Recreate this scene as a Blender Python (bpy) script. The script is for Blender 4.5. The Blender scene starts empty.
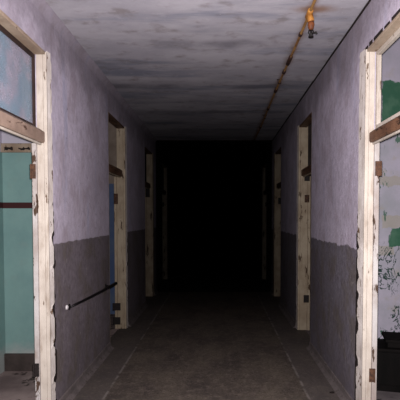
import bpy, bmesh, math, random
from mathutils import Vector, Matrix, noise as mnoise

random.seed(7)
scene = bpy.context.scene
COL = scene.collection

# ------------------------------------------------------------------ helpers
def lin(c):
    c = c / 255.0
    return c / 12.92 if c <= 0.04045 else ((c + 0.055) / 1.055) ** 2.4

def rgb(r, g, b):
    return (lin(r), lin(g), lin(b), 1.0)

class MB:
    """collects shapes in world space, builds them as ONE mesh object"""
    def __init__(self):
        self.bm = bmesh.new()

    def box(self, a, b, bevel=0.0):
        x0, y0, z0 = [min(a[i], b[i]) for i in range(3)]
        x1, y1, z1 = [max(a[i], b[i]) for i in range(3)]
        t = bmesh.new()
        bmesh.ops.create_cube(t, size=1.0)
        for v in t.verts:
            v.co = Vector(((x0 + x1) / 2 + v.co.x * (x1 - x0),
                           (y0 + y1) / 2 + v.co.y * (y1 - y0),
                           (z0 + z1) / 2 + v.co.z * (z1 - z0)))
        if bevel > 0:
            bmesh.ops.bevel(t, geom=list(t.edges), offset=bevel, segments=2, affect='EDGES', profile=0.5)
        self._merge(t)
        return self

    def _merge(self, t):
        m = bpy.data.meshes.new('tmp')
        t.to_mesh(m); t.free()
        self.bm.from_mesh(m)
        bpy.data.meshes.remove(m)

    def tube(self, pts, r, seg=12):
        pts = [Vector(p) for p in pts]
        rs = r if isinstance(r, (list, tuple)) else [r] * len(pts)
        rings = []
        for i, p in enumerate(pts):
            d = (pts[min(i + 1, len(pts) - 1)] - pts[max(i - 1, 0)]).normalized()
            up = Vector((0, 0, 1)) if abs(d.z) < 0.9 else Vector((1, 0, 0))
            u = d.cross(up).normalized(); w = d.cross(u).normalized()
            rings.append([self.bm.verts.new(p + rs[i] * (math.cos(2 * math.pi * k / seg) * u + math.sin(2 * math.pi * k / seg) * w))
                          for k in range(seg)])
        for a, b in zip(rings, rings[1:]):
            for k in range(seg):
                self.bm.faces.new((a[k], a[(k + 1) % seg], b[(k + 1) % seg], b[k]))
        self.bm.faces.new(rings[0]); self.bm.faces.new(list(reversed(rings[-1])))
        return self

    def prism(self, poly, axis, a, b):
        """extrude a closed 2D outline along an axis from a to b"""
        def p(q, t):
            if axis == 'y': return (q[0], t, q[1])
            if axis == 'x': return (t, q[0], q[1])
            return (q[0], q[1], t)
        A = [self.bm.verts.new(p(q, a)) for q in poly]
        B = [self.bm.verts.new(p(q, b)) for q in poly]
        n = len(poly)
        for i in range(n):
            self.bm.faces.new((A[i], A[(i + 1) % n], B[(i + 1) % n], B[i]))
        self.bm.faces.new(A); self.bm.faces.new(list(reversed(B)))
        return self

    def xform(self, M):
        bmesh.ops.transform(self.bm, matrix=M, verts=self.bm.verts)
        return self

    def build(self, name, mat, parent=None, smooth=False):
        bmesh.ops.recalc_face_normals(self.bm, faces=self.bm.faces)
        me = bpy.data.meshes.new(name)
        if parent is not None:
            M = world_of(parent).inverted()
            bmesh.ops.transform(self.bm, matrix=M, verts=self.bm.verts)
        self.bm.to_mesh(me); self.bm.free()
        o = bpy.data.objects.new(name, me)
        COL.objects.link(o)
        me.materials.append(mat)
        if smooth:
            for f in me.polygons: f.use_smooth = True
        if parent is not None: o.parent = parent
        return o

def world_of(o):
    M = o.matrix_basis.copy()
    while o.parent:
        o = o.parent
        M = o.matrix_basis @ M
    return M

def empty(name, loc, rz=0.0):
    o = bpy.data.objects.new(name, None)
    COL.objects.link(o)
    o.location = loc; o.rotation_euler = (0, 0, rz)
    o.empty_display_size = 0.1
    return o

def tag(o, label=None, cat=None, group=None, kind=None):
    if label: o['label'] = label
    if cat: o['category'] = cat
    if group: o['group'] = group
    if kind: o['kind'] = kind
    return o

# ------------------------------------------------------------------ materials
class NT:
    def __init__(self, name):
        self.m = bpy.data.materials.new(name)
        self.m.use_nodes = True
        self.t = self.m.node_tree
        self.b = self.t.nodes['Principled BSDF']
        self.geo = self.t.nodes.new('ShaderNodeNewGeometry')
        self.pos = self.geo.outputs['Position']

    def n(self, kind): return self.t.nodes.new(kind)
    def l(self, a, b): self.t.links.new(a, b)

    def noise(self, scale, stretch=(1, 1, 1), detail=6, rough=0.6, off=(0, 0, 0), dist=0.0):
        mp = self.n('ShaderNodeMapping')
        mp.inputs['Scale'].default_value = stretch
        mp.inputs['Location'].default_value = off
        self.l(self.pos, mp.inputs['Vector'])
        nz = self.n('ShaderNodeTexNoise')
        nz.inputs['Scale'].default_value = scale
        nz.inputs['Detail'].default_value = detail
        nz.inputs['Roughness'].default_value = rough
        nz.inputs['Distortion'].default_value = dist
        self.l(mp.outputs[0], nz.inputs['Vector'])
        return nz.outputs['Fac']

    def ramp(self, fac, lo, hi):
        r = self.n('ShaderNodeMapRange')
        r.interpolation_type = 'SMOOTHSTEP'
        r.inputs['From Min'].default_value = lo
        r.inputs['From Max'].default_value = hi
        self.l(fac, r.inputs['Value'])
        return r.outputs['Result']

    def col(self, c):
        r = self.n('ShaderNodeRGB'); r.outputs[0].default_value = c
        return r.outputs[0]

    def mix(self, fac, a, b, amount=None):
        mx = self.n('ShaderNodeMix'); mx.data_type = 'RGBA'
        f = fac
        if amount is not None: f = self.math('MULTIPLY', fac, amount)
        if isinstance(f, (int, float)): mx.inputs[0].default_value = f
        else: self.l(f, mx.inputs[0])
        for s, c in ((6, a), (7, b)):
            if isinstance(c, tuple): mx.inputs[s].default_value = c
            else: self.l(c, mx.inputs[s])
        return mx.outputs[2]

    def math(self, op, a, b=None, c=None):
        m = self.n('ShaderNodeMath'); m.operation = op
        for i, v in enumerate((a, b, c)):
            if v is None: continue
            if isinstance(v, (int, float)): m.inputs[i].default_value = v
            else: self.l(v, m.inputs[i])
        return m.outputs[0]

    def xyz(self):
        s = self.n('ShaderNodeSeparateXYZ'); self.l(self.pos, s.inputs[0])
        return s.outputs

    def bump(self, h, strength=0.3, dist=0.01):
        b = self.n('ShaderNodeBump')
        b.inputs['Strength'].default_value = strength
        b.inputs['Distance'].default_value = dist
        self.l(h, b.inputs['Height'])
        self.l(b.outputs[0], self.b.inputs['Normal'])

    def done(self, c, rough=0.8, metal=0.0, spec=0.25):
        if isinstance(c, tuple): self.b.inputs['Base Color'].default_value = c
        else: self.l(c, self.b.inputs['Base Color'])
        self.b.inputs['Roughness'].default_value = rough
        self.b.inputs['Metallic'].default_value = metal
        self.b.inputs['Specular IOR Level'].default_value = spec
        return self.m

def corridor_wall(name, band_z, up, up2, stain, low, low2, wob, off):
    t = NT(name)
    big = t.ramp(t.noise(1.6, (1, 1, 0.8), off=off), 0.35, 0.7)
    med = t.ramp(t.noise(5, (1, 1, 0.8), off=off, dist=0.3, detail=9), 0.44, 0.66)
    fine = t.ramp(t.noise(24, (1, 1, 0.8), off=off, detail=8, rough=0.7), 0.40, 0.66)
    c_up = t.mix(big, up, up2)
    c_up = t.mix(med, c_up, stain, 0.45)
    c_up = t.mix(fine, c_up, rgb(138, 126, 140), 0.32)
    streak = t.ramp(t.noise(9, (1, 1, 0.12), off=off), 0.52, 0.72)
    c_up = t.mix(streak, c_up, rgb(160, 160, 186), 0.5)
    spots = t.ramp(t.noise(22, off=off, detail=3), 0.68, 0.73)
    c_up = t.mix(spots, c_up, rgb(90, 74, 78), 0.5)
    # dust and water stain running along the top of the wall
    z = t.xyz()[2]
    zt = t.math('ADD', z, t.math('MULTIPLY', t.noise(2.6, off=off), 0.9))
    c_up = t.mix(t.ramp(zt, 2.98, 3.34), c_up, rgb(88, 80, 82), 0.5)
    c_lo = t.mix(big, low, low2)
    c_lo = t.mix(med, c_lo, rgb(96, 86, 72), 0.55)
    c_lo = t.mix(fine, c_lo, rgb(78, 68, 74), 0.5)
    lo_spots = t.ramp(t.noise(30, (1, 1, 0.5), off=off, detail=2), 0.70, 0.74)
    c_lo = t.mix(lo_spots, c_lo, rgb(170, 160, 160), 0.5)
    wv = t.math('MULTIPLY', t.math('SUBTRACT', t.noise(11, off=off), 0.5), wob)
    edge = t.ramp(t.math('ADD', z, wv), band_z - 0.006, band_z + 0.006)
    c = t.mix(edge, c_lo, c_up)
    t.bump(t.noise(14, detail=8), 0.5, 0.012)
    return t.done(c, 0.75)

def chipped(name, base, base2, wood, amount=0.60, stretch=(1, 1, 0.25), grime=rgb(120, 100, 84)):
    t = NT(name)
    c = t.mix(t.ramp(t.noise(5), 0.35, 0.7), base, base2)
    c = t.mix(t.ramp(t.noise(26, (1, 1, 0.2)), 0.5, 0.75), c, grime, 0.55)
    ch = t.ramp(t.noise(16, stretch, detail=8, rough=0.65), amount, amount + 0.025)
    c = t.mix(ch, c, wood)
    t.bump(t.math('SUBTRACT', t.noise(40, (1, 1, 0.3)), ch), 0.4, 0.004)
    return t.done(c, 0.6)

WALL_L = corridor_wall('lavender paint over grey dado, left', 1.296, rgb(194, 183, 200), rgb(176, 165, 180), rgb(148, 132, 138),
                       rgb(122, 112, 120), rgb(106, 97, 102), 0.03, (3, 1, 0))
WALL_R = corridor_wall('lavender paint over grey dado, right', 1.262, rgb(194, 183, 200), rgb(176, 166, 182), rgb(146, 130, 138),
                       rgb(114, 108, 118), rgb(100, 92, 100), 0.09, (11, 7, 2))

def ceiling_mat():
    t = NT('stained grey plaster ceiling')
    c = t.mix(t.ramp(t.noise(1.8, (0.6, 1.1, 1), detail=8), 0.35, 0.68), rgb(176, 170, 178), rgb(154, 149, 158))
    c = t.mix(t.ramp(t.noise(2.1, (0.3, 1.6, 1), off=(4, 2, 0), detail=5), 0.46, 0.66), c, rgb(116, 118, 134), 0.8)
    c = t.mix(t.ramp(t.noise(7, (0.7, 1, 1), off=(1, 9, 0), detail=8), 0.5, 0.72), c, rgb(112, 100, 96), 0.55)
    c = t.mix(t.ramp(t.noise(12, (0.7, 1, 1), off=(7, 3, 0), detail=8), 0.54, 0.72), c, rgb(180, 174, 182), 0.4)
    # grubby cross joints between the plaster boards
    yj = t.math('ADD', t.xyz()[1], t.math('MULTIPLY', t.noise(3, (1, 0.3, 1)), 0.16))
    fr = t.math('ABSOLUTE', t.math('SUBTRACT', t.math('FRACT', t.math('DIVIDE', t.math('SUBTRACT', yj, 3.28), 1.2)), 0.5))
    c = t.mix(t.math('MULTIPLY', t.math('SUBTRACT', 1.0, t.ramp(fr, 0.03, 0.11)), t.ramp(t.noise(1.7, off=(3, 3, 3)), 0.42, 0.7)), c, rgb(92, 88, 98), 0.6)
    c = t.mix(t.ramp(t.noise(40, detail=2), 0.68, 0.72), c, rgb(205, 195, 200), 0.35)
    x, y, z = t.xyz()
    # rust stain around the sprinkler drop
    dx = t.math('SUBTRACT', x, 0.70); dy = t.math('SUBTRACT', y, 3.16)
    d = t.math('SQRT', t.math('ADD', t.math('MULTIPLY', dx, dx), t.math('MULTIPLY', t.math('MULTIPLY', dy, dy), 6.0)))
    d = t.math('ADD', d, t.math('MULTIPLY', t.noise(9), 0.16))
    st = t.math('SUBTRACT', 1.0, t.ramp(d, 0.10, 0.30))
    c = t.mix(st, c, rgb(120, 82, 48), 0.75)
    # rust bleeding along the pipe
    px = t.math('ABSOLUTE', t.math('SUBTRACT', x, 0.672))
    rs = t.math('SUBTRACT', 1.0, t.ramp(t.math('ADD', px, t.math('MULTIPLY', t.noise(6, (1, 0.7, 1)), 0.12)), 0.05, 0.12))
    c = t.mix(rs, c, rgb(110, 76, 52), 0.7)
    wv = t.math('SINE', t.math('MULTIPLY', y, 9.5))
    h = t.math('ADD', t.math('MULTIPLY', wv, 0.5), t.math('MULTIPLY', t.noise(9, (0.7, 1.2, 1), detail=8), 0.6))
    t.bump(h, 0.35, 0.012)
    return t.done(c, 0.85)
CEIL = ceiling_mat()

def floor_mat():
    t = NT('worn dirty linoleum floor')
    c = t.mix(t.ramp(t.noise(3, (1, 0.6, 1)), 0.3, 0.7), rgb(98, 88, 80), rgb(72, 64, 62))
    c = t.mix(t.ramp(t.noise(14), 0.45, 0.7), c, rgb(118, 106, 98), 0.5)
    c = t.mix(t.ramp(t.noise(45, detail=4), 0.50, 0.66), c, rgb(54, 46, 38), 0.55)
    c = t.mix(t.ramp(t.noise(50, detail=3, off=(4, 4, 4)), 0.58, 0.68), c, rgb(140, 126, 116), 0.45)
    x, y, z = t.xyz()
    # darker border field next to each wall and a thin pale inlay line
    for s, xl in ((-1, -0.955), (1, 0.745)):
        d = t.math('MULTIPLY', t.math('SUBTRACT', x, xl), float(s))
        band = t.ramp(d, 0.0, 0.01)
        c = t.mix(band, c, rgb(92, 85, 86), 0.4)
        ln = t.math('SUBTRACT', 1.0, t.ramp(t.math('ABSOLUTE', d), 0.006, 0.014))
        ln = t.math('MULTIPLY', ln, t.ramp(t.noise(7), 0.36, 0.55))
        c = t.mix(ln, c, rgb(138, 130, 128), 0.55)
    t.bump(t.noise(30), 0.3, 0.004)
    return t.done(c, 0.7, 0.0, 0.15)
FLOOR = floor_mat()

def simple(name, a, b, scale=6, rough=0.8, spots=None, metal=0.0, stretch=(1, 1, 1), spec=0.25):
    t = NT(name)
    c = t.mix(t.ramp(t.noise(scale, stretch), 0.35, 0.7), a, b)
    if spots: c = t.mix(t.ramp(t.noise(scale * 3.5, stretch, off=(5, 5, 5)), 0.58, 0.64), c, spots)
    t.bump(t.noise(scale * 4, stretch), 0.35, 0.005)
    return t.done(c, rough, metal, spec)

CREAM = chipped('chipped cream gloss paint', rgb(183, 172, 163), rgb(166, 154, 145), rgb(84, 62, 46), 0.625)
CASING = chipped('pale flaking casing paint', rgb(208, 198, 194), rgb(182, 171, 165), rgb(100, 78, 62), 0.61, (1, 1, 0.5))
WORNCREAM = chipped('worn yellowed cream paint', rgb(174, 158, 138), rgb(152, 134, 114), rgb(74, 54, 40), 0.60)
OLDDIMCREAM = chipped('brown cream paint darkened for depth', rgb(166, 150, 130), rgb(138, 120, 100), rgb(66, 50, 38), 0.60)  # brownish cream of the third frames, darkened in colour for light fall-off
OLDDIMCASING = chipped('flaking casing paint darkened for depth', rgb(172, 156, 138), rgb(144, 128, 110), rgb(66, 50, 38), 0.59)  # flaking casing of the third frames, darkened the same way
DIMCREAM = chipped('old paint darkened for depth', rgb(150, 138, 122), rgb(124, 112, 98), rgb(60, 48, 38), 0.59)  # farthest frames: fading light put into the paint colour
STOPM = chipped('pale worn door stop paint', rgb(172, 166, 166), rgb(146, 134, 130), rgb(66, 48, 38), 0.585)
SOFFIT = chipped('grimy cream head paint', rgb(158, 140, 124), rgb(134, 114, 98), rgb(78, 58, 42), 0.63, (1, 0.35, 1))
BARE = chipped('bare brown wood with paint remains', rgb(104, 74, 56), rgb(74, 50, 38), rgb(48, 32, 24), 0.58, (1, 0.3, 1), rgb(60, 40, 30))
GREYWOOD = chipped('faded brown grey wood', rgb(146, 124, 112), rgb(118, 98, 88), rgb(78, 58, 48), 0.62, (1, 0.25, 1))
DARKWOOD = simple('dark grimy sash wood', rgb(52, 36, 32), rgb(34, 24, 22), 12)
CRACK = simple('dark open joint', rgb(36, 26, 24), rgb(24, 18, 17), 20)
RUSTY = simple('rusted hinge iron', rgb(86, 58, 42), rgb(50, 34, 28), 40, 0.7, rgb(30, 20, 18))
BLACKIRON = simple('blackened hinge iron', rgb(34, 26, 26), rgb(22, 18, 18), 40, 0.6)
RAIL = simple('black iron rail', rgb(26, 22, 24), rgb(16, 14, 16), 30, 0.45, None, 0.2)
WHITEPL = simple('white plaster plug', rgb(205, 198, 200), rgb(180, 172, 176), 30)
PIPE = simple('rust streaked pipe paint', rgb(146, 110, 66), rgb(116, 80, 46), 14, 0.6, rgb(80, 48, 28), 0.0, (1, 0.5, 1))
COUPL = simple('dark rusted pipe joint', rgb(58, 36, 28), rgb(40, 26, 22), 40, 0.7)
ORANGE = simple('orange rusted fitting', rgb(166, 116, 54), rgb(134, 80, 36), 30, 0.6, rgb(110, 58, 24))
REDRUST = simple('deep rust brass', rgb(106, 58, 30), rgb(74, 40, 24), 50, 0.6)
BLACKM = simple('black sprinkler metal', rgb(24, 20, 20), rgb(14, 12, 12), 40, 0.5)
FARWALL = simple('far wall colour darkened for fade', rgb(34, 30, 32), rgb(24, 22, 24), 3, 0.9, rgb(18, 16, 17))  # near-black colour stands in for light fall-off on far walls, ceiling and rooms
FARFLOOR = simple('far floor colour darkened for fade', rgb(34, 30, 29), rgb(24, 22, 21), 4, 0.9)  # far floor colour darkened to imitate the light dying away
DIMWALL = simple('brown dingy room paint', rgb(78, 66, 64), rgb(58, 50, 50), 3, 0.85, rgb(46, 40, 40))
COVE = simple('worn grey skirting paint', rgb(108, 98, 98), rgb(90, 82, 82), 9, 0.75, rgb(78, 69, 66))
SKIRT = simple('dark brown skirting', rgb(74, 64, 62), rgb(58, 50, 48), 8)
ROOMCEIL = simple('room ceiling plaster', rgb(150, 142, 145), rgb(120, 112, 116), 3)
ROOMFLOOR_L = simple('dusty pinkish room floor', rgb(176, 156, 154), rgb(130, 112, 112), 2.2, 0.85, rgb(86, 74, 72))
ROOMFLOOR_R = simple('dusty grey room floor', rgb(128, 118, 120), rgb(96, 88, 92), 2.2, 0.85, rgb(70, 62, 64))
CABW = simple('blackened cabinet wood', rgb(15, 12, 12), rgb(8, 7, 7), 8, 0.8, None, 0.0, (1, 1, 0.3), 0.1)
CABEDGE = simple('blackened cabinet top wood', rgb(18, 14, 14), rgb(10, 8, 8), 8, 0.8, None, 0.0, (1, 1, 0.3), 0.1)
KNOB = simple('dull tarnished knob', rgb(52, 46, 40), rgb(36, 32, 28), 30, 0.5, None, 0.3)

def teal_room(name, teal, teal2, upper, upper2, split):
    t = NT(name)
    big = t.ramp(t.noise(1.8), 0.35, 0.7)
    lo = t.mix(big, teal, teal2)
    lo = t.mix(t.ramp(t.noise(10), 0.52, 0.72), lo, rgb(128, 150, 148), 0.4)
    # whitish mildew bloom low on the paint
    x, y, z = t.xyz()
    zz = t.math('ADD', z, t.math('MULTIPLY', t.noise(7), 0.25))
    lo = t.mix(t.math('SUBTRACT', 1.0, t.ramp(zz, 0.28, 0.42)), lo, rgb(172, 172, 172), 0.8)
    up = t.mix(t.ramp(t.noise(2.2, off=(2, 3, 1)), 0.38, 0.62), upper, upper2)
    up = t.mix(t.math('SUBTRACT', 1.0, t.ramp(zz, 2.45, 2.65)), up, rgb(190, 182, 196), 0.9)
    c = t.mix(t.ramp(z, split - 0.004, split + 0.004), lo, up)
    # maroon painted line
    ln = t.math('SUBTRACT', 1.0, t.ramp(t.math('ABSOLUTE', t.math('SUBTRACT', z, 1.612)), 0.026, 0.031))
    c = t.mix(ln, c, rgb(62, 30, 32))
    t.bump(t.noise(12), 0.3, 0.01)
    return t.done(c, 0.65)
TEAL = teal_room('teal dado and pale blue wall', rgb(128, 160, 158), rgb(112, 144, 145), rgb(148, 162, 180), rgb(168, 168, 186), 2.12)
BLUE = simple('faded blue room paint', rgb(86, 112, 158), rgb(112, 128, 160), 3, 0.7, rgb(150, 140, 150))

def blue_room():
    t = NT('faded blue dado under cream wall')
    lo = t.mix(t.ramp(t.noise(3), 0.35, 0.7), rgb(92, 112, 156), rgb(112, 128, 156))
    up = t.mix(t.ramp(t.noise(4), 0.35, 0.7), rgb(176, 158, 146), rgb(150, 132, 122))
    z = t.xyz()[2]
    c = t.mix(t.ramp(z, 2.0, 2.02), lo, up)
    t.bump(t.noise(12), 0.3, 0.01)
    return t.done(c, 0.7)
BLUEROOM = blue_room()

def peel_room():
    t = NT('lavender paint peeling off green')
    c = t.mix(t.ramp(t.noise(2.2, off=(1, 0, 3)), 0.35, 0.7), rgb(196, 187, 206), rgb(170, 168, 180))
    c = t.mix(t.ramp(t.noise(4, off=(6, 0, 1)), 0.52, 0.7), c, rgb(176, 164, 142), 0.7)
    x, y, z = t.xyz()
    green = t.mix(t.ramp(t.noise(8), 0.4, 0.7), rgb(60, 104, 84), rgb(82, 120, 100))
    wob = t.math('MULTIPLY', t.math('SUBTRACT', t.noise(7, detail=4), 0.5), 0.12)
    wob2 = t.math('MULTIPLY', t.math('SUBTRACT', t.noise(7, detail=4, off=(9, 4, 2)), 0.5), 0.12)
    def patch(cx, cz, hx, hz):
        ax = t.math('DIVIDE', t.math('ABSOLUTE', t.math('SUBTRACT', t.math('ADD', x, wob), cx)), hx)
        az = t.math('DIVIDE', t.math('ABSOLUTE', t.math('SUBTRACT', t.math('ADD', z, wob2), cz)), hz)
        return t.math('SUBTRACT', 1.0, t.ramp(t.math('MAXIMUM', ax, az), 0.97, 1.03))
    be = patch(1.82, 1.455, 0.20, 0.05)
    be = t.math('MAXIMUM', be, patch(1.66, 1.17, 0.09, 0.05))
    be = t.math('MAXIMUM', be, patch(1.80, 1.86, 0.22, 0.05))
    c = t.mix(be, c, rgb(172, 162, 146), 0.6)
    m = patch(1.86, 1.305, 0.16, 0.095)
    m = t.math('MAXIMUM', m, patch(1.95, 2.59, 0.35, 0.24))
    m = t.math('MAXIMUM', m, patch(1.99, 2.93, 0.14, 0.05))
    # crackle: thin curling flakes missing in the lower part of the wall
    cr = t.noise(6.0, (1, 1, 0.8), detail=3, off=(3, 3, 3), dist=2.2)
    thin = t.math('SUBTRACT', 1.0, t.ramp(t.math('ABSOLUTE', t.math('SUBTRACT', cr, 0.5)), 0.022, 0.032))
    area = t.math('MULTIPLY', t.ramp(t.noise(2.6, off=(8, 2, 5)), 0.52, 0.55), t.math('SUBTRACT', 1.0, t.ramp(z, 1.15, 1.45)))
    c = t.mix(t.math('MULTIPLY', thin, area), c, rgb(52, 72, 68))
    flake = t.ramp(t.noise(9, (1.3, 1, 0.6), off=(2, 7, 4), detail=5), 0.63, 0.645)
    m = t.math('MAXIMUM', m, t.math('MULTIPLY', flake, 0.85))
    c = t.mix(m, c, green)
    t.bump(t.math('SUBTRACT', t.noise(12), m), 0.4, 0.006)
    return t.done(c, 0.7)
PEEL = peel_room()

def glass_mat():
    t = NT('dusty bluish glass')
    tr = t.n('ShaderNodeBsdfTransparent'); tr.inputs[0].default_value = (0.90, 0.93, 0.95, 1)
    df = t.n('ShaderNodeBsdfDiffuse')
    c = t.mix(t.ramp(t.noise(5), 0.4, 0.62), rgb(152, 170, 188), rgb(186, 178, 194))
    t.l(c, df.inputs[0])
    gl = t.n('ShaderNodeBsdfGlossy'); gl.inputs['Roughness'].default_value = 0.08
    m1 = t.n('ShaderNodeMixShader')
    t.l(t.math('ADD', t.math('MULTIPLY', t.noise(9), 0.35), 0.22), m1.inputs[0])
    t.l(tr.outputs[0], m1.inputs[1]); t.l(df.outputs[0], m1.inputs[2])
    m2 = t.n('ShaderNodeMixShader'); m2.inputs[0].default_value = 0.04
    t.l(m1.outputs[0], m2.inputs[1]); t.l(gl.outputs[0], m2.inputs[2])
    out = t.t.nodes['Material Output']
    t.l(m2.outputs[0], out.inputs[0])
    return t.m
GLASS = glass_mat()

# ------------------------------------------------------------------ the corridor shell
XL, XR = -1.25, 1.047           # corridor faces of the two walls
TH = 0.10                       # wall thickness
H = 3.0
Y0, YS, Y1 = -1.2, 8.55, 22.0   # back end, where the painted ceiling stops, far end
HEAD = 2.69                     # top of each doorway with its transom
L_DOORS = [(2.26, 3.16), (4.89, 5.75), (7.28, 8.10), (9.50, 10.32)]   # (near, far) jamb faces
R_DOORS = [(2.26, 3.11), (4.89, 5.68), (7.27, 8.10), (9.50, 10.32)]

def wall(name, x0, x1, doors, mat, ya, yb, label):
    m = MB()
    y = ya
    for a, b in doors:
        m.box((x0, y, 0), (x1, a, H + 0.4))
        m.box((x0, a, HEAD), (x1, b, H + 0.4))
        y = b
    m.box((x0, y, 0), (x1, yb, H + 0.4))
    o = m.build(name, mat)
    return tag(o, label, 'wall', kind='structure')

wall('wall_left', XL - TH, XL, L_DOORS[:3], WALL_L, Y0, YS, 'left corridor wall, lavender paint above a straight grey dado')
wall('wall_right', XR, XR + TH, R_DOORS[:3], WALL_R, Y0, YS, 'right corridor wall, lavender paint above a ragged grey dado')
wall('wall_left_far', XL - TH, XL, L_DOORS[3:], FARWALL, YS, Y1, 'left wall in the unlit far end of the corridor, colour darkened for the fade')
wall('wall_right_far', XR, XR + TH, R_DOORS[3:], FARWALL, YS, Y1, 'right wall in the unlit far end of the corridor, colour darkened for the fade')

o = MB().box((XL - TH, Y0, -0.12), (XR + TH, YS, 0)).build('floor', FLOOR)
tag(o, 'worn dirty corridor floor with pale border lines', 'floor', kind='structure')
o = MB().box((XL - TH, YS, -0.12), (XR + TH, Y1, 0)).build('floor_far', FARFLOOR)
tag(o, 'floor at the far end of the corridor, colour darkened for the fade', 'floor', kind='structure')
o = MB().box((XL, Y0, H), (XR, YS, H + 0.12)).build('ceiling', CEIL)
tag(o, 'grey stained corridor ceiling with cross ridges', 'ceiling', kind='structure')
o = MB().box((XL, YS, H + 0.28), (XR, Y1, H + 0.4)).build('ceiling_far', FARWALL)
tag(o, 'raised ceiling over the far end of the corridor, colour darkened for the fade', 'ceiling', kind='structure')
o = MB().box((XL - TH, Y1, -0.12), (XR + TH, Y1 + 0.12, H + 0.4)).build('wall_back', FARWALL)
tag(o, 'end wall closing the corridor, colour darkened for the fade', 'wall', kind='structure')
o = MB().box((XL - TH, Y0 - 0.12, -0.12), (XR + TH, Y0, H + 0.4)).build('wall_front', WALL_R)
tag(o, 'corridor wall behind the viewer', 'wall', kind='structure')
# narrow beam that ends the painted ceiling
o = MB().box((XL, YS - 0.10, H - 0.006), (XR, YS, H), 0.002).build('trim_1', DARKWOOD)
tag(o, 'narrow dark batten across the ceiling before the dark end', 'batten', kind='structure')

# soft plaster cove where the left wall meets the ceiling
pts = [(XL, H)]
R = 0.045
for k in range(9):
    a = math.pi / 2 * k / 8
    pts.append((XL + R - R * math.cos(a) * 0.62 - R * 0.38 * (1 - k / 8), H - R * 1.5 + R * 1.5 * math.sin(a) * 0.62 + R * 1.5 * 0.38 * k / 8))
o = MB().prism(pts, 'y', Y0, YS - 0.1).build('trim_2', WALL_L, None)
tag(o, 'soft plaster cove between the left wall and the ceiling', 'cove', kind='structure')
# dark open joint between right wall and ceiling
m = MB()
y = Y0
while y < YS - 0.2:
    L = random.uniform(0.25, 0.7)
    w = random.uniform(0.006, 0.014)
    m.box((XR - w, y, H - 0.012), (XR, min(y + L, YS - 0.1), H))
    y += L + random.choice([0, 0, 0.03])
o = m.build('trim_3', CRACK)
tag(o, 'thin dark open joint between the right wall and the ceiling', 'crack', kind='structure')

# skirting (small worn cove) along both walls, broken by the doorways
def skirting(name, x, s, doors, label):
    m = MB()
    y = Y0
    prof = [(x, 0), (x + s * 0.05, 0), (x + s * 0.026, 0.012), (x + s * 0.014, 0.03), (x + s * 0.008, 0.068), (x, 0.075)]
    for a, b in list(doors) + [(YS, YS)]:
        m.prism(prof, 'y', y, a - 0.002 if a != YS else YS)
        y = b + 0.10
    tag(m.build(name, COVE), label, 'skirting', kind='structure')
skirting('baseboard_left', XL, 1, L_DOORS[:3], 'worn curved skirting along the left corridor wall')
skirting('baseboard_right', XR, -1, R_DOORS[:3], 'worn curved skirting along the right corridor wall')

# ------------------------------------------------------------------ side rooms
def room(side, tag_n, x_in, x_out, ya, yb, mat_end, mat_side, mat_floor, what):
    xa, xb = min(x_in, x_out), max(x_in, x_out)
    tag(MB().box((xa, ya, -0.12), (xb, yb, 0)).build('floor_%s_room' % tag_n, mat_floor), 'floor of the ' + what, 'floor', kind='structure')
    tag(MB().box((xa, ya, 3.40), (xb, yb, 3.50)).build('ceiling_%s_room' % tag_n, ROOMCEIL), 'ceiling of the ' + what, 'ceiling', kind='structure')
    tag(MB().box((xa, yb, -0.12), (xb, yb + 0.1, 3.50)).build('wall_%s_room_back' % tag_n, mat_end), 'end wall of the ' + what, 'wall', kind='structure')
    tag(MB().box((xa, ya - 0.1, -0.12), (xb, ya, 3.50)).build('wall_%s_room_front' % tag_n, mat_side), 'near wall of the ' + what, 'wall', kind='structure')
    xo = (x_out - 0.1, x_out) if side < 0 else (x_out, x_out + 0.1)
    tag(MB().box((xo[0], ya - 0.1, -0.12), (xo[1], yb + 0.1, 3.50)).build('wall_%s_room_side' % tag_n, mat_side), 'outer wall of the ' + what, 'wall', kind='structure')

xl, xr = XL - TH, XR + TH
room(-1, 'teal', xl, -4.6, Y0, 4.16, TEAL, TEAL, ROOMFLOOR_L, 'teal room on the left')
room(-1, 'blue', xl, -4.6, 4.36, 6.60, BLUEROOM, BLUEROOM, ROOMFLOOR_L, 'blue room behind the second left doorway')
room(-1, 'dim', xl, -4.6, 6.80, 8.95, FARWALL, FARWALL, FARFLOOR, 'dim room behind the third left doorway')  # third and last rooms use the colours darkened for fall-off
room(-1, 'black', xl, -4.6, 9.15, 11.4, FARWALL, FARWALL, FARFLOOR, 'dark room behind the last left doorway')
room(1, 'peeling', xr, 4.4, Y0, 4.28, PEEL, PEEL, ROOMFLOOR_R, 'peeling lavender room on the right')
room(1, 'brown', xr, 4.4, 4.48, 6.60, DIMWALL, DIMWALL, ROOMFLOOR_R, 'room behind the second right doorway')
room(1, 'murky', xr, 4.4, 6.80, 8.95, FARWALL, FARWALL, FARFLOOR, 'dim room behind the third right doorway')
room(1, 'unlit', xr, 4.4, 9.15, 11.4, FARWALL, FARWALL, FARFLOOR, 'dark room behind the last right doorway')

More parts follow.
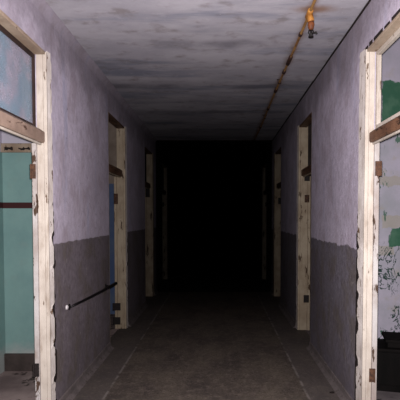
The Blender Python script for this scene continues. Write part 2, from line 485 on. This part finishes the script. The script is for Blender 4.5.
# teal room: brown skirting, chipped rail over the teal paint, projecting pier
tag(MB().box((-4.6, 4.13, 0), (xl, 4.16, 0.17), 0.006).build('baseboard_teal_room', SKIRT), 'dark brown skirting below the teal wall', 'skirting', kind='structure')
m = MB()
x = -4.6
m.box((-4.6, 4.135, 2.118), (xl, 4.16, 2.205), 0.006)
rail = m.build('trim_4', SOFFIT)
tag(rail, 'chipped cream rail along the top of the teal paint', 'rail', kind='structure')
for cx, w in ((-2.01, 0.08), (-1.86, 0.11)):
    c = MB()
    n = 9
    top = [(cx - w / 2 + w * k / n, 2.163 + random.uniform(-0.008, 0.010)) for k in range(n + 1)]
    bot = [(cx + w / 2 - w * k / n, 2.140 + random.uniform(-0.008, 0.008)) for k in range(n + 1)]
    c.prism(top + bot, 'y', 4.131, 4.140)
    c.build('chip', CRACK, rail)
tag(MB().box((-2.75, 3.98, 0), (-2.085, 4.16, 3.40), 0.004).build('trim_5', TEAL), 'projecting teal pier at the left of the teal wall', 'pier', kind='structure')

# ------------------------------------------------------------------ doorways
def ragged_casing(side, x, ya, yb, z0, z1, rough):
    """flat casing on the corridor face; its outer edge is broken where paint and wood flaked off"""
    m = MB()
    n = 110
    t = 0.012
    xs = x - side * 0.0         # wall face
    xf = x - side * t           # front face
    ed = []
    for k in range(n + 1):
        z = z0 + (z1 - z0) * k / n
        e = 0.004 * mnoise.noise(Vector((x * 9, ya, z * 9)))
        v = mnoise.noise(Vector((ya * 3.1 + x, 2.0, z * 15.0))) + 0.5 * 0.8 * mnoise.noise(Vector((ya, x, z * 42)))
        if z < 1.5 and v > 0.12: e -= rough * min(1.0, (v - 0.12) * 3)
        elif v > 0.38: e -= rough * 0.4
        ed.append((z, yb + e))
    bm = m.bm
    rows = []
    for z, ye in ed:
        rows.append([bm.verts.new((xs, ya, z)), bm.verts.new((xs - side * 0.004, ya, z)), bm.verts.new((xf, ye - 0.006, z)), bm.verts.new((xs - side * 0.008, ye, z)), bm.verts.new((xs, ye, z))])
    for a, b in zip(rows, rows[1:]):
        for k in range(5):
            bm.faces.new((a[k], a[(k + 1) % 5], b[(k + 1) % 5], b[k]))
    bm.faces.new(rows[0]); bm.faces.new(list(reversed(rows[-1])))
    return m

def doorway(name, side, x, near, far, casing_w, label, bar_mat, hinges, sash=None, detail=True, bar_in=0.012, bar_z=(2.035, 2.135), paint=None, jd=None):
    """side -1 = left wall, +1 = right wall; x = corridor face of that wall"""
    s = side
    P, K = (paint or (CREAM, CASING))[:2]
    HM = paint[2] if paint and len(paint) > 2 else SOFFIT
    jd = jd or (0.070 if s < 0 else 0.060)      # depth of the flat jamb before the stop
    d = empty(name, (x + s * TH / 2, (near + far) / 2, 0))
    tag(d, label, 'doorway', kind='structure')
    xi, xo = x, x + s * TH
    # far jamb lining with a shallow groove, near jamb lining, head lining
    m = MB()
    m.box((xi - s * 0.004, far - 0.018, 0), (xi + s * 0.0215, far, HEAD), 0.002)
    m.box((xi + s * 0.0225, far - 0.021, 0), (xi + s * jd, far, HEAD), 0.003)
    m.build('jamb', P, d)
    MB().box((xi + s * 0.001, near, 0), (xo, near + 0.02, HEAD), 0.003).build('jamb', P, d)
    MB().box((xi + s * 0.001, near + 0.021, HEAD - 0.022), (xo, far - 0.023, HEAD), 0.003).build('head', HM, d)
    # door stop beyond the jamb, below the transom only
    MB().box((xi + s * (jd + 0.001), far - 0.034, 0), (xi + s * (jd + (0.035 if s < 0 else 0.036)), far, bar_z[0]), 0.003).build('door_stop', STOPM if paint is None else P, d)
    # casing on the corridor side
    ragged_casing(s, x, far - 0.004, far + casing_w, 0, HEAD + 0.01, 0.042).build('casing', K, d)
    # dark strip of bare plaster where the casing edge has broken away
    zb = 1.70
    n = 90
    outer = []
    for k in range(n + 1):
        z = 0.04 + (zb - 0.04) * k / n
        v = 0.8 + mnoise.noise(Vector((x * 5, far, z * 8))) + 0.5 * mnoise.noise(Vector((far, x, z * 31)))
        v *= min(1.0, (zb - z) / 0.25)
        outer.append((far + casing_w + 0.052 * max(0.0, min(1.0, v)), z))
    MB().prism([(far + casing_w - 0.04, zb), (far + casing_w - 0.04, 0.04)] + outer, 'x', x - s * 0.0030, x + s * 0.002).build('bare_edge', CRACK, d)
    # transom bar, its corridor edge bevelled
    b = MB()
    bx0, bx1 = xi + s * bar_in, xi + s * (jd + 0.008)
    z0, z1 = bar_z
    prof = [(bx0, z0 + 0.012), (bx0 + s * 0.008, z0), (bx1, z0), (bx1, z1), (bx0 + s * 0.03, z1), (bx0, z1 - 0.022)]
    b.prism(prof, 'y', near + 0.021, far - 0.023)
    b.build('transom_bar', bar_mat, d)
    MB().box((bx0 + s * 0.022, near + 0.021, z0 - 0.014), (bx0 + s * 0.040, far - 0.023, z0 - 0.0005), 0.002).build('bead', P, d)
    if sash:
        f = MB()
        sx0, sx1 = xi + s * (jd + 0.004), xi + s * (jd + 0.034)
        w = 0.030
        zt = HEAD - 0.023
        f.box((sx0, near + 0.021, z1), (sx1, far - 0.023, z1 + w), 0.002)
        f.box((sx0, near + 0.021, zt - w), (sx1, far - 0.023, zt), 0.002)
        f.box((sx0, near + 0.021, z1 + w), (sx1, near + 0.021 + w, zt - w), 0.002)
        f.box((sx0, far - 0.023 - w, z1 + w), (sx1, far - 0.023, zt - w), 0.002)
        fr = f.build('transom_sash', sash[0], d)
        if sash[1]:
            MB().box((sx0 + s * 0.012, near + 0.05, z1 + w - 0.004), (sx0 + s * 0.016, far - 0.05, zt - w + 0.004)).build('pane', sash[1], fr)
    for (hx, hz, hw, hh, hm) in hinges:
        h = MB()
        yj = far - 0.023 if hx + hw / 2 < jd else far - 0.035
        h.box((xi + s * (hx - hw / 2), yj - 0.003, hz - hh / 2), (xi + s * (hx + hw / 2), yj, hz + hh / 2), 0.001)
        ho = h.build('hinge', hm, d)
        k = MB()
        kx = xi + s * (hx + hw / 2 + 0.004)
        k.tube([(kx, yj - 0.007, hz - hh / 2), (kx, yj - 0.007, hz + hh / 2)], 0.0055, 10)
        k.build('knuckle', hm, ho)
    return d

doorway('door_1', -1, XL, *L_DOORS[0], 0.062, 'nearest left doorway, cream frame with grey-brown transom bar, opening to the teal room', GREYWOOD,
        [(0.090, 1.83, 0.030, 0.105, RUSTY), (0.089, 0.375, 0.034, 0.10, BLACKIRON)], (DARKWOOD, GLASS))
doorway('door_2', 1, XR, *R_DOORS[0], 0.105, 'nearest right doorway, cream frame with dark brown transom bar, opening to the peeling room', BARE,
        [(0.082, 1.845, 0.036, 0.105, RUSTY), (0.056, 0.355, 0.034, 0.10, RUSTY)], (CREAM, None), True, 0.024, (2.03, 2.12))
doorway('door_3', -1, XL, *L_DOORS[1], 0.06, 'second doorway along the left wall, beside the end of the black handrail', BARE,
        [(0.112, 1.74, 0.045, 0.14, RUSTY), (0.115, 0.30, 0.095, 0.10, BLACKIRON), (0.115, 0.11, 0.09, 0.10, BLACKIRON)], None, paint=(WORNCREAM, CASING, BARE), jd=0.108, bar_in=0.03)
doorway('door_4', 1, XR, *R_DOORS[1], 0.07, 'second doorway along the right wall, worn cream frame with dark hinges', BARE,
        [(0.10, 1.74, 0.050, 0.10, RUSTY), (0.10, 2.03, 0.06, 0.12, BLACKIRON), (0.10, 0.42, 0.06, 0.10, BLACKIRON)], None, paint=(WORNCREAM, CASING, BARE), jd=0.118, bar_in=0.03)
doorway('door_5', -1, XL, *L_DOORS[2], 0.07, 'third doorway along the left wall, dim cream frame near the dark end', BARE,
        [(0.08, 1.95, 0.07, 0.16, BLACKIRON)], None, paint=(OLDDIMCREAM, OLDDIMCASING, BARE), jd=0.108, bar_in=0.03)
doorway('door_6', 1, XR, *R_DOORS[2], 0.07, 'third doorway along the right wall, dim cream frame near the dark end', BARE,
        [(0.09, 1.8, 0.06, 0.12, BLACKIRON)], None, paint=(OLDDIMCREAM, OLDDIMCASING, BARE), jd=0.112, bar_in=0.03)
doorway('door_7', -1, XL, *L_DOORS[3], 0.07, 'farthest doorway on the left, hardly visible in the dark', BARE, [(0.09, 1.8, 0.06, 0.1, BLACKIRON)], None, paint=(DIMCREAM, DIMCREAM))
doorway('door_8', 1, XR, *R_DOORS[3], 0.07, 'farthest doorway on the right, hardly visible in the dark', BARE, [(0.09, 1.8, 0.06, 0.1, BLACKIRON)], None, paint=(DIMCREAM, DIMCREAM))

# dark ragged joint over the nearest right doorway head
m = MB()
y = R_DOORS[0][0]
while y < R_DOORS[0][1] + 0.05:
    L = random.uniform(0.05, 0.16)
    m.box((XR - 0.004, y, HEAD - 0.002), (XR + 0.003, min(y + L, R_DOORS[0][1] + 0.06), HEAD + random.uniform(0.010, 0.022)))
    y += L + random.choice([0.0, 0.02, 0.03])
tag(m.build('trim_6', CRACK), 'dark ragged crack above the nearest right doorway', 'crack', kind='structure')

# ------------------------------------------------------------------ black handrail on the left wall
hr = empty('handrail', (XL, 4.2, 0.74))
tag(hr, 'thin black metal handrail on the grey dado of the left wall', 'handrail')
a = Vector((XL + 0.035, 3.56, 0.762)); b = Vector((XL + 0.085, 4.84, 0.752))
n = 14
MB().tube([a.lerp(b, k / n) + Vector((0, 0, -0.006 * math.sin(math.pi * k / n))) for k in range(n + 1)],
          [0.011 + 0.006 * k / n for k in range(n + 1)], 14).build('rail', RAIL, hr, True)
for p, r in ((a, 0.011), (a.lerp(b, 0.90), 0.012)):
    br = MB().tube([p + Vector((0, 0, 0)), (p.x * 0.5 + XL * 0.5, p.y, p.z - 0.012), (XL + 0.004, p.y, p.z - 0.012)], r * 0.7, 10).build('bracket', RAIL, hr, True)
    MB().tube([(XL + 0.0005, p.y, p.z - 0.012), (XL + 0.005, p.y, p.z - 0.012)], 0.026, 18).build('wall_plate', RAIL, br)
pl = MB().tube([(XL + 0.0005, 3.50, 0.760), (XL + 0.010, 3.50, 0.760), (XL + 0.014, 3.50, 0.760)], [0.020, 0.018, 0.010], 16).build('wall_plug', WHITEPL)
tag(pl, 'small white plaster plug on the left wall at the near end of the handrail', 'plug')

# ------------------------------------------------------------------ rusty sprinkler pipe under the ceiling
sp = empty('sprinkler_pipe', (0.668, 3.2, 3.0))
tag(sp, 'thin orange rusted pipe running along the ceiling with a hanging sprinkler head', 'pipe')
def pipe_x(y): return 0.648 + 0.0065 * (y - 2.5)
PZ = 2.972
ys = [Y0 + 0.02 + (YS - 0.25 - Y0) * k / 60 for k in range(61)]
MB().tube([(pipe_x(y) + 0.004 * math.sin(y * 2.1), y, PZ + 0.003 * math.sin(y * 3.3)) for y in ys], 0.0105, 12).build('pipe', PIPE, sp, True)
for y, L, r in ((3.52, 0.05, 0.016), (4.10, 0.20, 0.0185), (4.42, 0.07, 0.018), (5.05, 0.12, 0.019), (5.9, 0.1, 0.018), (7.1, 0.1, 0.018)):
    xx = pipe_x(y) + 0.004 * math.sin(y * 2.1)
    MB().tube([(xx, y - L / 2, PZ), (xx, y - L / 2 + 0.006, PZ), (xx, y + L / 2 - 0.006, PZ), (xx, y + L / 2, PZ)], [r * 0.8, r, r, r * 0.8], 14).build('coupling', COUPL, sp, True)
ty = 3.17; tx = pipe_x(ty) + 0.004 * math.sin(ty * 2.1)
tee = MB()
tee.tube([(tx, ty - 0.06, PZ), (tx, ty - 0.05, PZ), (tx, ty + 0.05, PZ), (tx, ty + 0.06, PZ)], [0.016, 0.021, 0.021, 0.016], 16)
tee.tube([(tx + 0.005, ty, PZ), (tx + 0.012, ty, PZ - 0.05), (tx + 0.014, ty, PZ - 0.06)], [0.020, 0.025, 0.020], 16)
tee.build('tee_fitting', ORANGE, sp, True)
hd = MB()
hx = tx + 0.014
hd.tube([(hx, ty, PZ - 0.055), (hx, ty, PZ - 0.075), (hx, ty, PZ - 0.105), (hx, ty, PZ - 0.115)], [0.021, 0.025, 0.019, 0.012], 16)
head = hd.build('sprinkler_head', REDRUST, sp, True)
f = MB()
for sx in (-1, 1):
    f.tube([(hx + sx * 0.012, ty, PZ - 0.112), (hx + sx * 0.018, ty, PZ - 0.135), (hx + sx * 0.006, ty, PZ - 0.158)], 0.005, 8)
f.tube([(hx, ty, PZ - 0.112), (hx, ty, PZ - 0.160)], 0.007, 10)
f.build('yoke', BLACKM, head, True)
MB().tube([(hx, ty, PZ - 0.160), (hx, ty, PZ - 0.168)], 0.019, 16).build('deflector', BLACKM, head)
MB().tube([(hx + 0.006, ty, PZ - 0.140), (hx + 0.036, ty - 0.004, PZ - 0.134), (hx + 0.040, ty - 0.004, PZ - 0.146)], [0.006, 0.007, 0.009], 10).build('lever', BLACKM, head, True)
# two small straps hold the pipe to the ceiling
for y in (2.2, 4.75, 6.4):
    xx = pipe_x(y) + 0.004 * math.sin(y * 2.1)
    MB().box((xx - 0.03, y - 0.012, 2.996), (xx + 0.03, y + 0.012, 2.9995)).box((xx - 0.018, y - 0.012, PZ - 0.016), (xx - 0.0145, y + 0.012, 2.9995)).box((xx + 0.0145, y - 0.012, PZ - 0.016), (xx + 0.018, y + 0.012, 2.9995)).box((xx - 0.018, y - 0.012, PZ - 0.0185), (xx + 0.018, y + 0.012, PZ - 0.015)).build('strap', COUPL, sp)

# ------------------------------------------------------------------ black cabinet in the right room
cb = empty('cabinet', (1.62, 3.80, 0), math.radians(-14))
tag(cb, 'low black wooden cabinet with stepped top inside the right room', 'cabinet')
M = world_of(cb)
def cpart(name, m, mat, par=cb, smooth=False): return m.xform(M).build(name, mat, par, smooth)
cpart('body', MB().box((-0.33, -0.22, 0.06), (0.42, 0.06, 0.360), 0.004), CABW)
cpart('plinth', MB().box((-0.31, -0.19, 0.0), (0.40, 0.05, 0.06)), CABW)
cpart('top', MB().box((-0.36, -0.25, 0.361), (0.45, 0.07, 0.385), 0.006), CABEDGE)
cpart('upper_shelf', MB().box((-0.135, -0.20, 0.3855), (0.45, 0.05, 0.432), 0.004).box((-0.155, -0.225, 0.4325), (0.47, 0.06, 0.458), 0.006), CABEDGE)
for x0, x1 in ((-0.315, 0.04), (0.05, 0.405)):
    dr = cpart('door', MB().box((x0, -0.236, 0.075), (x1, -0.2205, 0.350), 0.004), CABW)
    kx = x1 - 0.03 if x0 < 0 else x0 + 0.03
    cpart('knob', MB().tube([(kx, -0.2365, 0.26), (kx, -0.246, 0.26), (kx, -0.256, 0.26), (kx, -0.260, 0.26)], [0.007, 0.006, 0.014, 0.008], 14), KNOB, dr, True)

# ------------------------------------------------------------------ small litter on the corridor floor
def flake(x, y, s, label, mat, h=0.006):
    m = MB()
    k = random.randint(6, 8)
    poly = [(x + s * random.uniform(0.6, 1.1) * math.cos(2 * math.pi * i / k), y + 0.6 * s * random.uniform(0.6, 1.1) * math.sin(2 * math.pi * i / k)) for i in range(k)]
    m.prism(poly, 'z', 0.0005, h)
    for v in m.bm.verts:
        if v.co.z > 0.002: v.co.z += 0.006 * abs(mnoise.noise(v.co * 30))
    o = m.build('paint_flake', mat)
    tag(o, label, 'paint flake')
flake(0.965, 3.62, 0.030, 'dark paint flake on the floor by the nearest right doorway', CRACK)

# ------------------------------------------------------------------ light: the photographer's flash, beside the camera
def lamp(name, kind, loc, energy, **kw):
    d = bpy.data.lights.new(name, kind); d.energy = energy
    for k, v in kw.items(): setattr(d, k, v)
    o = bpy.data.objects.new(name, d); COL.objects.link(o); o.location = loc
    return o
fl = lamp('camera_flash', 'SPOT', (0.0, 0.03, 1.53), 3750, shadow_soft_size=0.02, spot_size=math.radians(150), spot_blend=1.0, color=(1.0, 0.965, 0.95))
fl.rotation_euler = (math.radians(98), 0, 0)

w = bpy.data.worlds.new('night'); scene.world = w
w.use_nodes = True
w.node_tree.nodes['Background'].inputs[0].default_value = (0.02, 0.02, 0.03, 1)
w.node_tree.nodes['Background'].inputs[1].default_value = 0.05
# added light-absorbing volume, not real haze: steepens the fade along the corridor
va = w.node_tree.nodes.new('ShaderNodeVolumeAbsorption')
va.inputs['Color'].default_value = (0.0, 0.0, 0.0, 1)
va.inputs['Density'].default_value = 0.20
w.node_tree.links.new(va.outputs[0], w.node_tree.nodes['World Output'].inputs['Volume'])

# ------------------------------------------------------------------ camera
cam = bpy.data.cameras.new('camera')
co = bpy.data.objects.new('camera', cam); COL.objects.link(co)
PITCH = 2.0
F = 430.0
cam.sensor_fit = 'HORIZONTAL'; cam.sensor_width = 36.0
cam.lens = 36.0 * F / 400.0
co.location = (0, 0, 1.5)
co.rotation_euler = (math.radians(90 - PITCH), 0, 0)
cam.shift_x = -19.0 / 400
cam.shift_y = (17.0 + F * math.tan(math.radians(PITCH))) / 400
cam.clip_start = 0.02
scene.camera = co

scene.view_settings.view_transform = 'Standard'
scene.view_settings.look = 'None'
scene.view_settings.gamma = 1.0
scene.view_settings.use_curve_mapping = False
scene.view_settings.exposure = 0.0
